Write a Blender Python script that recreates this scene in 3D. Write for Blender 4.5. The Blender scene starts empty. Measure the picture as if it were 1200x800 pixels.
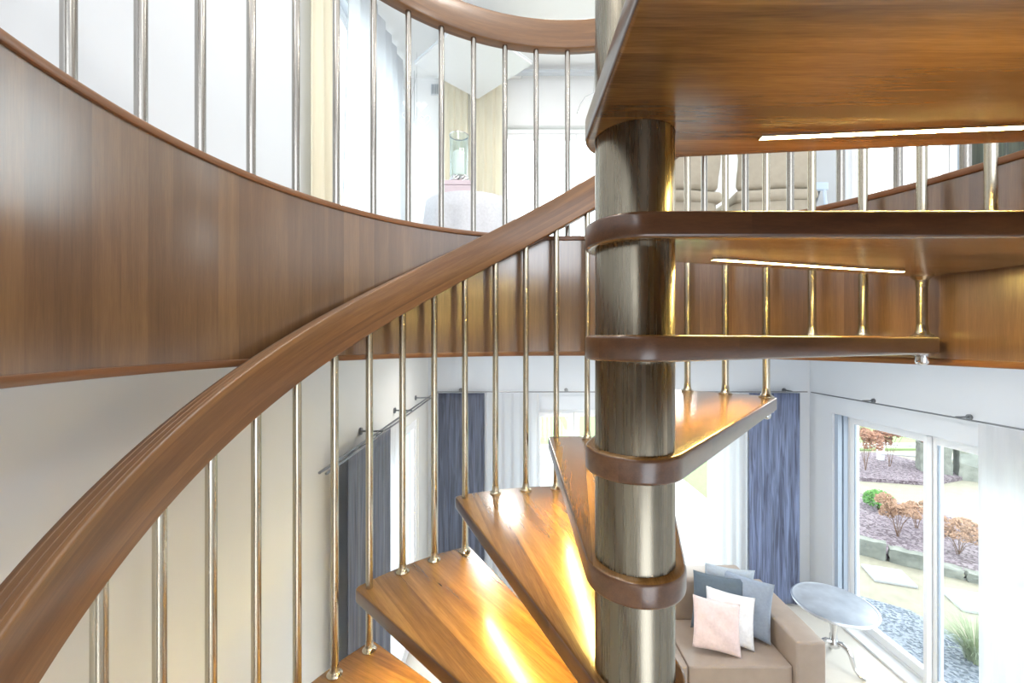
import bpy, bmesh, math, random
from math import sin, cos, pi, radians as R_
from mathutils import Vector, Matrix
random.seed(7)
SC = bpy.context.scene
COL = SC.collection

# ------------------------------------------------------------------ helpers
def wloc(o):
    v = Vector((0, 0, 0))
    while o is not None:
        v += o.location
        o = o.parent
    return v

def obj(name, bm, mat=None, parent=None, smooth=False, local=False, kind=None, label=None):
    """link bm as one mesh object; bm is in world coordinates unless local"""
    if parent is not None and not local:
        bmesh.ops.translate(bm, verts=bm.verts, vec=-wloc(parent))
    bmesh.ops.recalc_face_normals(bm, faces=bm.faces)
    me = bpy.data.meshes.new(name)
    bm.to_mesh(me)
    bm.free()
    if smooth:
        for p in me.polygons:
            p.use_smooth = True
    o = bpy.data.objects.new(name, me)
    COL.objects.link(o)
    if mat is not None:
        me.materials.append(mat)
    if parent is not None:
        o.parent = parent
    if kind:
        o['kind'] = kind
    if label:
        o['label'] = label
    return o

def autosmooth(o, deg=35):
    me = o.data
    me.polygons.foreach_set('use_smooth', [True] * len(me.polygons))
    b = bmesh.new(); b.from_mesh(me)
    for e in b.edges:
        e.smooth = not (len(e.link_faces) == 2 and e.calc_face_angle(0) > R_(deg))
    b.to_mesh(me); b.free()
    return o

def tag(o, label, cat, group=None, kind=None):
    o['label'] = label; o['category'] = cat
    if group: o['group'] = group
    if kind: o['kind'] = kind
    return o

def thing(name, label, cat, loc=(0, 0, 0), group=None):
    o = bpy.data.objects.new(name, None)
    COL.objects.link(o)
    o.empty_display_size = .05
    o.location = loc
    return tag(o, label, cat, group)

def NB():
    return bmesh.new()

def box(bm, x0, x1, y0, y1, z0, z1, bev=0, M=None):
    vs = [bm.verts.new((x, y, z)) for z in (z0, z1) for y in (y0, y1) for x in (x0, x1)]
    fs = [(0, 2, 3, 1), (4, 5, 7, 6), (0, 1, 5, 4), (2, 6, 7, 3), (0, 4, 6, 2), (1, 3, 7, 5)]
    F = [bm.faces.new([vs[i] for i in f]) for f in fs]
    if bev > 0:
        es = list({e for f in F for e in f.edges})
        r = bmesh.ops.bevel(bm, geom=es, offset=bev, segments=3, affect='EDGES', profile=.5)
        if M is not None:
            nv = list({v for f in r['faces'] for v in f.verts} | {v for v in vs if v.is_valid})
            bmesh.ops.transform(bm, matrix=M, verts=nv)
    elif M is not None:
        bmesh.ops.transform(bm, matrix=M, verts=vs)

def tube(bm, pts, r, seg=12, cap=True):
    pts = [Vector(p) for p in pts]
    rs = r if isinstance(r, (list, tuple)) else [r] * len(pts)
    loops = []
    up = Vector((0, 0, 1))
    for i, p in enumerate(pts):
        d = (pts[min(i + 1, len(pts) - 1)] - pts[max(i - 1, 0)]).normalized()
        a = d.cross(up)
        if a.length < 1e-3: a = d.cross(Vector((1, 0, 0)))
        a.normalize(); b = d.cross(a).normalized()
        loops.append([bm.verts.new(p + (a * cos(2 * pi * k / seg) + b * sin(2 * pi * k / seg)) * rs[i]) for k in range(seg)])
    for A, B in zip(loops, loops[1:]):
        for k in range(seg):
            bm.faces.new((A[k], A[(k + 1) % seg], B[(k + 1) % seg], B[k]))
    if cap:
        bm.faces.new(loops[0]); bm.faces.new(loops[-1])

def lathe(bm, prof, cx=0, cy=0, cz=0, seg=32, cap=True):
    loops = []
    for r, z in prof:
        loops.append([bm.verts.new((cx + r * cos(2 * pi * k / seg), cy + r * sin(2 * pi * k / seg), cz + z)) for k in range(seg)])
    for A, B in zip(loops, loops[1:]):
        for k in range(seg):
            bm.faces.new((A[k], A[(k + 1) % seg], B[(k + 1) % seg], B[k]))
    if cap:
        bm.faces.new(loops[0]); bm.faces.new(loops[-1])

def sphere(bm, c, r, sub=2, sc=(1, 1, 1)):
    M = Matrix.Translation(c) @ Matrix.Diagonal((sc[0], sc[1], sc[2], 1))
    bmesh.ops.create_icosphere(bm, subdivisions=sub, radius=r, matrix=M)

# ------------------------------------------------------------------ materials
def nmat(name):
    m = bpy.data.materials.new(name); m.use_nodes = True
    nt = m.node_tree
    b = nt.nodes['Principled BSDF']
    return m, nt, b

def hexc(r, g, b):
    f = lambda c: (c / 255 / 12.92) if c / 255 <= .04045 else ((c / 255 + .055) / 1.055) ** 2.4
    return (f(r), f(g), f(b), 1)

def plain(name, rgb, rough=.6, metal=0, spec=.5, noise=0, nscale=30, bump=0, coat=0):
    m, nt, b = nmat(name)
    c = hexc(*rgb)
    b.inputs['Base Color'].default_value = c
    b.inputs['Roughness'].default_value = rough
    b.inputs['Metallic'].default_value = metal
    b.inputs['Specular IOR Level'].default_value = spec
    b.inputs['Coat Weight'].default_value = coat
    tc = nt.nodes.new('ShaderNodeTexCoord')
    n = nt.nodes.new('ShaderNodeTexNoise'); n.inputs['Scale'].default_value = nscale
    n.inputs['Detail'].default_value = 5
    nt.links.new(tc.outputs['Object'], n.inputs['Vector'])
    r = nt.nodes.new('ShaderNodeValToRGB')
    k = 1 - noise
    r.color_ramp.elements[0].position = .3; r.color_ramp.elements[1].position = .7
    r.color_ramp.elements[0].color = (c[0] * k, c[1] * k, c[2] * k, 1)
    r.color_ramp.elements[1].color = c
    nt.links.new(n.outputs['Fac'], r.inputs['Fac'])
    nt.links.new(r.outputs['Color'], b.inputs['Base Color'])
    if bump:
        bp = nt.nodes.new('ShaderNodeBump'); bp.inputs['Strength'].default_value = bump
        bp.inputs['Distance'].default_value = .01
        nt.links.new(n.outputs['Fac'], bp.inputs['Height'])
        nt.links.new(bp.outputs['Normal'], b.inputs['Normal'])
    return m

def wood(name, coord='Object', stave=.07, tone=1.0, rough=.3, coat=.35, mid=(146, 91, 46), dark=(104, 60, 29), light=(178, 118, 66), axis='X', contrast=1.0):
    """grain runs along local X; staves stacked along local Y"""
    m, nt, b = nmat(name)
    N = nt.nodes.new; L = nt.links.new
    tc = N('ShaderNodeTexCoord')
    sep = N('ShaderNodeSeparateXYZ'); L(tc.outputs[coord], sep.inputs[0])
    # stave index with slight wander
    nw = N('ShaderNodeTexNoise'); nw.inputs['Scale'].default_value = 1.5; L(tc.outputs[coord], nw.inputs['Vector'])
    dv = N('ShaderNodeMath'); dv.operation = 'DIVIDE'; L(sep.outputs['Y'], dv.inputs[0]); dv.inputs[1].default_value = stave
    fl = N('ShaderNodeMath'); fl.operation = 'FLOOR'; L(dv.outputs[0], fl.inputs[0])
    wn = N('ShaderNodeTexWhiteNoise'); wn.noise_dimensions = '1D'; L(fl.outputs[0], wn.inputs['W'])
    # fine grain
    mp = N('ShaderNodeMapping'); mp.inputs['Scale'].default_value = (3.5, 70, 70)
    cmb = N('ShaderNodeCombineXYZ')
    ad = N('ShaderNodeMath'); ad.operation = 'MULTIPLY_ADD'; L(wn.outputs['Value'], ad.inputs[0]); ad.inputs[1].default_value = 9; L(sep.outputs['X'], ad.inputs[2])
    L(ad.outputs[0], cmb.inputs[0]); L(sep.outputs['Y'], cmb.inputs[1]); L(sep.outputs['Z'], cmb.inputs[2])
    L(cmb.outputs[0], mp.inputs['Vector'])
    n1 = N('ShaderNodeTexNoise'); n1.inputs['Scale'].default_value = 1; n1.inputs['Detail'].default_value = 6; n1.inputs['Roughness'].default_value = .65
    L(mp.outputs[0], n1.inputs['Vector'])
    # broad figure
    mp2 = N('ShaderNodeMapping'); mp2.inputs['Scale'].default_value = (1.1, 11, 11); L(cmb.outputs[0], mp2.inputs['Vector'])
    n2 = N('ShaderNodeTexNoise'); n2.inputs['Scale'].default_value = 1; n2.inputs['Detail'].default_value = 3; n2.inputs['Distortion'].default_value = .6
    L(mp2.outputs[0], n2.inputs['Vector'])
    # pores
    mp3 = N('ShaderNodeMapping'); mp3.inputs['Scale'].default_value = (25, 420, 420); L(cmb.outputs[0], mp3.inputs['Vector'])
    n3 = N('ShaderNodeTexNoise'); n3.inputs['Scale'].default_value = 1; n3.inputs['Detail'].default_value = 2
    L(mp3.outputs[0], n3.inputs['Vector'])
    def mad(a, k, c):
        q = N('ShaderNodeMath'); q.operation = 'MULTIPLY_ADD'; L(a, q.inputs[0]); q.inputs[1].default_value = k
        if isinstance(c, (int, float)): q.inputs[2].default_value = c
        else: L(c, q.inputs[2])
        return q.outputs[0]
    s = mad(n1.outputs['Fac'], .55 * contrast, .5 - .275 * contrast - .4 * contrast - .11 * contrast - .125 * contrast)
    s = mad(n2.outputs['Fac'], .8 * contrast, s)
    s = mad(wn.outputs['Value'], .22 * contrast, s)
    s = mad(n3.outputs['Fac'], .25 * contrast, s)
    r = N('ShaderNodeValToRGB')
    e = r.color_ramp.elements
    t = lambda c: tuple([v * tone for v in hexc(*c)[:3]] + [1])
    e[0].position = .2; e[0].color = t(dark)
    e[1].position = .8; e[1].color = t(light)
    q = r.color_ramp.elements.new(.5); q.color = t(mid)
    L(s, r.inputs['Fac']); L(r.outputs['Color'], b.inputs['Base Color'])
    b.inputs['Roughness'].default_value = rough
    b.inputs['Coat Weight'].default_value = coat
    b.inputs['Coat Roughness'].default_value = .18
    bp = N('ShaderNodeBump'); bp.inputs['Strength'].default_value = .06; bp.inputs['Distance'].default_value = .002
    L(n1.outputs['Fac'], bp.inputs['Height']); L(bp.outputs['Normal'], b.inputs['Normal'])
    return m

def steel(name, rgb=(196, 190, 178), rough=.24, brushed=(90, 90, 4), bump=.05, var=.12):
    m, nt, b = nmat(name)
    N = nt.nodes.new; L = nt.links.new
    c = hexc(*rgb)
    b.inputs['Metallic'].default_value = 1
    tc = N('ShaderNodeTexCoord'); mp = N('ShaderNodeMapping'); mp.inputs['Scale'].default_value = brushed
    L(tc.outputs['Object'], mp.inputs['Vector'])
    n = N('ShaderNodeTexNoise'); n.inputs['Scale'].default_value = 1; n.inputs['Detail'].default_value = 6
    L(mp.outputs[0], n.inputs['Vector'])
    r = N('ShaderNodeMapRange'); r.inputs['To Min'].default_value = rough - .05; r.inputs['To Max'].default_value = rough + .1
    L(n.outputs['Fac'], r.inputs['Value']); L(r.outputs[0], b.inputs['Roughness'])
    cr = N('ShaderNodeValToRGB')
    cr.color_ramp.elements[0].position = .3; cr.color_ramp.elements[1].position = .7
    cr.color_ramp.elements[0].color = tuple([v * (1 - var) for v in c[:3]] + [1]); cr.color_ramp.elements[1].color = c
    L(n.outputs['Fac'], cr.inputs['Fac']); L(cr.outputs['Color'], b.inputs['Base Color'])
    bp = N('ShaderNodeBump'); bp.inputs['Strength'].default_value = bump; bp.inputs['Distance'].default_value = .001
    L(n.outputs['Fac'], bp.inputs['Height']); L(bp.outputs['Normal'], b.inputs['Normal'])
    return m

def glass_thin(name, tint=(.93, .97, .96), refl=.07):
    m = bpy.data.materials.new(name); m.use_nodes = True
    nt = m.node_tree; nt.nodes.clear()
    o = nt.nodes.new('ShaderNodeOutputMaterial'); mx = nt.nodes.new('ShaderNodeMixShader')
    t = nt.nodes.new('ShaderNodeBsdfTransparent'); g = nt.nodes.new('ShaderNodeBsdfGlossy')
    t.inputs['Color'].default_value = (*tint, 1); g.inputs['Roughness'].default_value = .02
    lw = nt.nodes.new('ShaderNodeLayerWeight'); lw.inputs['Blend'].default_value = .5
    pw = nt.nodes.new('ShaderNodeMath'); pw.operation = 'POWER'; pw.inputs[1].default_value = 4
    nt.links.new(lw.outputs['Facing'], pw.inputs[0])
    f = nt.nodes.new('ShaderNodeMath'); f.operation = 'MULTIPLY_ADD'; f.inputs[1].default_value = .6; f.inputs[2].default_value = .03
    nt.links.new(pw.outputs[0], f.inputs[0])
    nt.links.new(f.outputs[0], mx.inputs[0]); nt.links.new(t.outputs[0], mx.inputs[1]); nt.links.new(g.outputs[0], mx.inputs[2])
    nt.links.new(mx.outputs[0], o.inputs[0])
    return m

def sheer(name, rgb, transp=.35, transl=.6):
    m = bpy.data.materials.new(name); m.use_nodes = True
    nt = m.node_tree; nt.nodes.clear(); N = nt.nodes.new; L = nt.links.new
    o = N('ShaderNodeOutputMaterial'); m1 = N('ShaderNodeMixShader'); m2 = N('ShaderNodeMixShader')
    d = N('ShaderNodeBsdfDiffuse'); tl = N('ShaderNodeBsdfTranslucent'); tp = N('ShaderNodeBsdfTransparent')
    tc = N('ShaderNodeTexCoord'); w = N('ShaderNodeTexNoise'); mp = N('ShaderNodeMapping')
    mp.inputs['Scale'].default_value = (60, 60, 2); L(tc.outputs['Object'], mp.inputs['Vector']); L(mp.outputs[0], w.inputs['Vector'])
    cr = N('ShaderNodeValToRGB'); c = hexc(*rgb)
    cr.color_ramp.elements[0].color = (c[0] * .92, c[1] * .92, c[2] * .92, 1); cr.color_ramp.elements[1].color = c
    L(w.outputs['Fac'], cr.inputs['Fac']); L(cr.outputs['Color'], d.inputs['Color']); L(cr.outputs['Color'], tl.inputs['Color'])
    m1.inputs[0].default_value = transl; L(d.outputs[0], m1.inputs[1]); L(tl.outputs[0], m1.inputs[2])
    m2.inputs[0].default_value = transp; L(m1.outputs[0], m2.inputs[1]); L(tp.outputs[0], m2.inputs[2])
    L(m2.outputs[0], o.inputs[0])
    return m

def crinkle(name, dark, light, transl=.12):
    m, nt, b = nmat(name)
    N = nt.nodes.new; L = nt.links.new
    tc = N('ShaderNodeTexCoord'); mp = N('ShaderNodeMapping'); mp.inputs['Scale'].default_value = (34, 34, 1.7)
    L(tc.outputs['Object'], mp.inputs['Vector'])
    n = N('ShaderNodeTexNoise'); n.inputs['Scale'].default_value = 1; n.inputs['Detail'].default_value = 7; n.inputs['Distortion'].default_value = 1.2
    L(mp.outputs[0], n.inputs['Vector'])
    cr = N('ShaderNodeValToRGB'); cr.color_ramp.elements[0].position = .35; cr.color_ramp.elements[1].position = .66
    cr.color_ramp.elements[0].color = hexc(*dark); cr.color_ramp.elements[1].color = hexc(*light)
    L(n.outputs['Fac'], cr.inputs['Fac']); L(cr.outputs['Color'], b.inputs['Base Color'])
    b.inputs['Roughness'].default_value = .55
    b.inputs['Sheen Weight'].default_value = .15
    bp = N('ShaderNodeBump'); bp.inputs['Strength'].default_value = .5; bp.inputs['Distance'].default_value = .01
    L(n.outputs['Fac'], bp.inputs['Height']); L(bp.outputs['Normal'], b.inputs['Normal'])
    return m

def emit(name, rgb, strength, dots=False):
    m = bpy.data.materials.new(name); m.use_nodes = True
    nt = m.node_tree; nt.nodes.clear(); N = nt.nodes.new; L = nt.links.new
    o = N('ShaderNodeOutputMaterial'); e = N('ShaderNodeEmission')
    e.inputs['Color'].default_value = (*rgb, 1); e.inputs['Strength'].default_value = strength
    L(e.outputs[0], o.inputs[0])
    if dots:
        tc = N('ShaderNodeTexCoord'); s = N('ShaderNodeSeparateXYZ'); L(tc.outputs['Object'], s.inputs[0])
        mu = N('ShaderNodeMath'); mu.operation = 'MULTIPLY'; mu.inputs[1].default_value = 2 * pi / .0085; L(s.outputs['X'], mu.inputs[0])
        sn = N('ShaderNodeMath'); sn.operation = 'SINE'; L(mu.outputs[0], sn.inputs[0])
        ma = N('ShaderNodeMath'); ma.operation = 'MULTIPLY_ADD'; ma.inputs[1].default_value = .45 * strength; ma.inputs[2].default_value = strength
        L(sn.outputs[0], ma.inputs[0]); L(ma.outputs[0], e.inputs['Strength'])
    return m

W_TREAD = wood('walnut_tread', 'Object', .075, mid=(128, 92, 50), dark=(90, 62, 33), light=(162, 123, 70), rough=.26, coat=.6, contrast=1.25)
W_EDGE = wood('walnut_dark_edge', 'Object', .11, mid=(92, 62, 42), dark=(66, 43, 30), light=(116, 82, 56), rough=.3, coat=.5)  # darker walnut tone on the slab side faces
W_RAIL = wood('walnut_rail', 'UV', .028, rough=.4, coat=.25, contrast=1.0, mid=(110, 76, 46), dark=(78, 52, 32), light=(138, 100, 62))
W_FASCIA = wood('walnut_veneer', 'UV', .06, rough=.32, coat=1.0, contrast=.8, mid=(108, 78, 51), dark=(80, 55, 35), light=(138, 104, 68))
W_FASCIA.node_tree.nodes['Principled BSDF'].inputs['Coat IOR'].default_value = 2.1
W_FASCIA.node_tree.nodes['Principled BSDF'].inputs['Coat Roughness'].default_value = .22
W_TRIM = wood('walnut_trim', 'UV', .2, rough=.35, coat=.25, contrast=.6, mid=(120, 80, 50), dark=(88, 56, 36), light=(146, 102, 66))
STEEL = steel('brushed_steel_column', (140, 133, 118), .25, (140, 140, 3), .015)
STEELS = steel('led_toned_steel_tube', (196, 188, 170), .22, (60, 60, 8), .02, .06)  # steel colour lightened and warmed to imitate LED glow on the stair balusters
STEELB = steel('satin_steel_tube', (168, 164, 158), .2, (60, 60, 8), .02, .06)
CHROME = steel('polished_metal', (215, 215, 216), .14, (20, 20, 20), .02, .1)
TABLETOP = steel('hammered_silver', (232, 236, 244), .34, (9, 9, 9), .15, .18)
LED = emit('warm_led', (1.0, .71, .2), 270, True)
ALU = plain('aluminium_profile', (140, 141, 144), .35, 1)
WALL = plain('white_plaster', (212, 216, 222), .85, noise=.02, nscale=4, bump=.02)
WALLC = plain('cream_plaster', (218, 217, 214), .85, noise=.02, nscale=4, bump=.02)
WALLU = plain('lit_plaster', (238, 238, 238), .85, noise=.02, nscale=4, bump=.02)  # plaster colour raised on upper back wall and ceiling, standing in for light
WHITE = plain('white_lacquer_frame', (240, 241, 243), .35, noise=.01)
GREYF = plain('grey_window_profile', (168, 180, 196), .4, noise=.03)
TILE = plain('pale_floor_tile', (214, 207, 198), .35, noise=.05, nscale=6)
GLASS = glass_thin('window_glass')
GLASSO = glass_thin('lantern_glass', (.9, .95, .97))
SHEER = sheer('white_sheer', (214, 216, 220), .12, .45)
CREAM = sheer('cream_drape', (250, 245, 230), .02, .5)
BLUE = crinkle('slate_blue_crinkle', (58, 63, 86), (112, 124, 158))
NAVY = crinkle('dark_navy_crinkle', (42, 46, 60), (78, 84, 104))
OLIVE = crinkle('dark_olive_cloth', (44, 52, 44), (70, 78, 66))
LEATHER = plain('beige_leather', (160, 145, 134), .42, noise=.08, nscale=14, bump=.3, coat=.1)

# ------------------------------------------------------------------ stair constants
CX, CY = .2218, .7437
RC, RO, RT = .0696, .0876, .92
RB = .882
Z0, RISE, TH = .0073, .2, .0445
FLOORZ = Z0 - 14 * RISE            # -2.793
TAB = [(24, 278), (12, 186.1), (9, 163.3), (6, 140.2), (3, 116.8), (0, 93), (-3, 69.1), (-6, 44.8), (-9, 20.2), (-12, -4.4)]
def ANG(i):
    t = sorted(TAB)
    for (a, x), (b, y) in zip(t, t[1:]):
        if a <= i <= b or b == t[-1][0]:
            return x + (y - x) * (i - a) / (b - a)
def HZ(th):                         # underside of the stair handrail
    return .436 - .00863 * (th - 92.1)
def P(r, deg, z):
    return Vector((CX + r * cos(R_(deg)), CY + r * sin(R_(deg)), z))

def slab(poly, hole_r, z0, z1, edge=.007, seg=4):
    """rounded-edge slab from a ccw outline, with a round hole at the origin"""
    bm = NB()
    n = len(poly)
    P2 = [Vector(p) for p in poly]
    nor = []
    for i in range(n):
        a = (P2[i] - P2[i - 1]); b = (P2[(i + 1) % n] - P2[i])
        a.normalize(); b.normalize()
        t = a + b
        if t.length < 1e-6: t = a
        t.normalize()
        nn = Vector((t.y, -t.x))
        k = 1 / max(.6, nn.dot(Vector((a.y, -a.x))))
        nor.append(nn * k)
    prof = []
    for s in range(seg + 1):
        q = pi / 2 * s / seg
        prof.append((edge * (1 - cos(pi / 2 - q)), z0 + edge * (1 - cos(q)) if 0 else z0 + edge * (1 - sin(pi / 2 - q))))
    # prof: from bottom face (inset=edge,z0) to the side (inset 0, z0+edge)
    prof = [(edge * (1 - sin(pi / 2 * s / seg)), z0 + edge * (1 - cos(pi / 2 * s / seg))) for s in range(seg + 1)]
    prof += [(edge * (1 - cos(pi / 2 * s / seg)), z1 - edge * (1 - sin(pi / 2 * s / seg))) for s in range(seg + 1)]
    loops = [[bm.verts.new((P2[i].x - nor[i].x * ins, P2[i].y - nor[i].y * ins, z)) for i in range(n)] for ins, z in prof]
    for A, B in zip(loops, loops[1:]):
        for k in range(n):
            bm.faces.new((A[k], A[(k + 1) % n], B[(k + 1) % n], B[k]))
    m = 48
    hb = [bm.verts.new((hole_r * cos(2 * pi * k / m), hole_r * sin(2 * pi * k / m), z0)) for k in range(m)]
    ht = [bm.verts.new((v.co.x, v.co.y, z1)) for v in hb]
    for k in range(m):
        bm.faces.new((hb[k], hb[(k + 1) % m], ht[(k + 1) % m], ht[k]))
    for lp, hl in ((loops[0], hb), (loops[-1], ht)):
        es = []
        for l in (lp, hl):
            for k in range(len(l)):
                es.append(bm.edges.get((l[k], l[(k + 1) % len(l)])))
        bmesh.ops.triangle_fill(bm, use_beauty=True, use_dissolve=False, edges=es)
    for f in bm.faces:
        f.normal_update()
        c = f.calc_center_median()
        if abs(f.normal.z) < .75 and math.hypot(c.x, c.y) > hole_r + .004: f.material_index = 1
    return bm

def fillet(prev, c, nxt, r, n=5):
    c = Vector(c); a = (Vector(prev) - c).normalized(); b = (Vector(nxt) - c).normalized()
    ang = a.angle(b); d = r / math.tan(ang / 2)
    p0 = c + a * d; p1 = c + b * d
    out = []
    for i in range(n + 1):
        t = i / n
        out.append(((1 - t) ** 2) * p0 + 2 * t * (1 - t) * c + t * t * p1)
    return [tuple(v) for v in out]

def tread_outline(H=13.7, r=.02):
    at = math.degrees(math.acos(RO / RT))
    pc = lambda rr, d: (rr * cos(R_(d)), rr * sin(R_(d)))
    pts = []
    a0, a1 = H + at, 360 - H - at
    for i in range(29):
        pts.append(pc(RO, a0 + (a1 - a0) * i / 28))
    pts += fillet(pts[-1], pc(RT, -H), pc(RT, -H + 2), r)
    for i in range(13):
        pts.append(pc(RT, -H + 2.2 + (2 * H - 4.4) * i / 12))
    pts += fillet(pc(RT, H - 2), pc(RT, H), pc(RO, a0), r)
    return pts

# ------------------------------------------------------------------ staircase
stair = thing('spiral_staircase', 'walnut spiral staircase with glossy wedge treads on a brushed steel column', 'staircase', (CX, CY, FLOORZ))
bm = NB()
lathe(bm, [(RC, 0), (RC, 1.36 - FLOORZ), (RC - .006, 1.37 - FLOORZ), (.01, 1.37 - FLOORZ)], CX, CY, FLOORZ, 96)
autosmooth(obj('column', bm, STEEL, stair))

tm = slab(tread_outline(), RC + .0006, -TH, 0)
tread0 = None
led_bm = None
def led_mesh():
    # strip runs parallel to the nosing, inside it, on the underside
    b = NB()
    H = 13.7; dirn = H - math.degrees(math.asin(RO / RT))
    box(b, .20, .745, -.0045, .0045, -.0035, .0)
    return b, dirn
def strip_for(parent, dirn, off, x0, x1, z):
    b = NB(); box(b, x0, x1, -.0058, .0058, -.003, 0)
    o = obj('led_strip', b, ALU, parent, local=True, label='glowing warm white LED strip')
    o.data.materials.append(LED)
    for p in o.data.polygons:
        if p.normal.z < -.9: p.material_index = 1
    o.rotation_euler = (0, 0, R_(dirn))
    o.location = (-sin(R_(dirn)) * off, cos(R_(dirn)) * off, z)
    return o
for k in range(1, -14, -1):
    iF = -9 - 3 * (k - 1)
    th = (ANG(iF) + ANG(iF - 3)) / 2
    if tread0 is None:
        o = obj('tread', tm, W_TREAD, stair, local=True)
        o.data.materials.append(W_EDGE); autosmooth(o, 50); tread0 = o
        led0 = strip_for(o, 13.7 - 5.46, .026, .20, .745, -TH)
    else:
        o = tread0.copy(); COL.objects.link(o)
        l = led0.copy(); COL.objects.link(l); l.parent = o
    o.location = (0, 0, Z0 + k * RISE - FLOORZ)
    o.rotation_euler = (0, 0, R_(th))
# landing slab at the upper floor level
at = math.degrees(math.acos(RO / RT))
RL = .9365
ON = -.6
lp = []
a0 = ON + math.degrees(math.acos(RO / RL))
pc = lambda rr, d: (rr * cos(R_(d)), rr * sin(R_(d)))
for i in range(23):
    lp.append(pc(RO, a0 + (180 - a0) * i / 22))
ae = 270 - math.degrees(math.asin(RO / RL))
for i in range(40):
    lp.append(pc(RL, ae + (360 + ON - ae) * i / 39))
LT = .045
o = obj('landing', slab(lp, RC + .0006, -LT, 0), W_TREAD, stair, local=True, label='broad quarter-circle walnut landing, seen from below')
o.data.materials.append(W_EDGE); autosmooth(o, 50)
o.location = (0, 0, Z0 + 2 * RISE - FLOORZ); 
strip_for(o, -5.0, .0085, .224, .76, -LT)

# handrail: swept rounded rectangle
def rail_section(w, h, r=.005, n=3, grooves=True):
    pts = []
    for cx_, cz_, a0_ in ((w / 2 - r, r, -90), (w / 2 - r, h - r, 0), (-w / 2 + r, h - r, 90), (-w / 2 + r, r, 180)):
        for i in range(n + 1):
            a = R_(a0_ + 90 * i / n)
            pts.append((cx_ + r * cos(a), cz_ + r * sin(a)))
        if a0_ == 0 and grooves:     # glued layers show as fine grooves along the top
            top = h
            for gx in (w / 2 - w * .25, w / 2 - w * .5, w / 2 - w * .75):
                pts += [(gx + .0011, top), (gx, top - .0011), (gx - .0011, top)]
    return pts
def sweep_ring(name, section, a0, a1, rad, zf, mat, parent, step=2.0, world=True, kind=None, closed=False, uvm='len'):
    bm = NB(); uv = bm.loops.layers.uv.new('UVMap')
    n = max(2, int(abs(a1 - a0) / step))
    L = []
    for i in range(n + 1):
        a = a0 + (a1 - a0) * i / n
        L.append([bm.verts.new(P(rad + s, a, zf(a) + t)) for s, t in section])
    m = len(section)
    per = [0]
    for j in range(m):
        x0, y0 = section[j]; x1, y1 = section[(j + 1) % m]
        per.append(per[-1] + math.hypot(x1 - x0, y1 - y0))
    for i in range(n):
        s0 = R_(a0 + (a1 - a0) * i / n) * rad * 1.12; s1 = R_(a0 + (a1 - a0) * (i + 1) / n) * rad * 1.12
        for j in range(m):
            f = bm.faces.new((L[i][j], L[i + 1][j], L[i + 1][(j + 1) % m], L[i][(j + 1) % m]))
            if uvm == 'len': q = ((s0, per[j]), (s1, per[j]), (s1, per[j + 1]), (s0, per[j + 1]))
            else:
                q = ((per[j], s0), (per[j], s1), (per[j + 1], s1), (per[j + 1], s0))
            for lo, c in zip(f.loops, q): lo[uv].uv = c
    if not closed:
        bm.faces.new(L[0]); bm.faces.new(list(reversed(L[-1])))
    o = obj(name, bm, mat, parent, kind=kind)
    return autosmooth(o, 40)

sweep_ring('handrail', rail_section(.046, .131), -4.4, 356, RB + .001, HZ, W_RAIL, stair, step=2.2)

# balusters
def baluster(parent, r, deg, zb, zt, nut=None, collar=None, name='baluster'):
    p = P(r, deg, 0)
    b = NB()
    tube(b, [(p.x, p.y, zb), (p.x, p.y, zt)], .0112, 16)
    o = autosmooth(obj(name, b, STEELS, parent))
    fl = NB()
    lathe(fl, [(.0225, 0), (.0225, .003), (.019, .0055), (.0155, .008), (.0132, .014), (.0118, .03), (.0112, .03)], p.x, p.y, zb, 20)
    autosmooth(obj('base_flange', fl, STEELS, o))
    if collar is not None:
        c = NB(); lathe(c, [(.0112, -.03), (.0118, -.03), (.0132, -.012), (.019, -.006), (.0225, -.003), (.0225, 0)], p.x, p.y, collar, 20)
        autosmooth(obj('collar', c, STEELS, o))
    if nut is not None:
        c = NB()
        lathe(c, [(.0225, 0), (.0225, -.004), (.014, -.006), (.014, -.018), (.0125, -.024), (.008, -.028), (.002, -.0295)], p.x, p.y, nut, 20)
        autosmooth(obj('cap_nut', c, CHROME, o))
    return o
for i in range(-9, 34):
    deg = ANG(i)
    k = -2 - math.floor(i / 3) if i % 3 else -2 - i // 3 - 1   # tread that carries it
    # tread k spans front index iF=-9-3(k-1) = -6-3k ; tie balusters stand on the tread below
    if i % 3 == 0:
        kf = -(i + 6) // 3
        kb = kf - 1
        if kb < -13:
            break
        baluster(stair, RB, deg, Z0 + kb * RISE, HZ(deg) + .02, nut=Z0 + kb * RISE - TH,
                 collar=Z0 + kf * RISE - TH)
    else:
        kk = -math.ceil((i + 6) / 3)
        # front index of tread kk
        kk = None
        for q in range(2, -14, -1):
            if -6 - 3 * q > i > -9 - 3 * q: kk = q
        if kk is None: continue
        baluster(stair, RB, deg, Z0 + kk * RISE, HZ(deg) + .02)
for i in (-10, -11):
    baluster(stair, RB, ANG(i), Z0 + RISE, HZ(ANG(i)) + .02)

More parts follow.
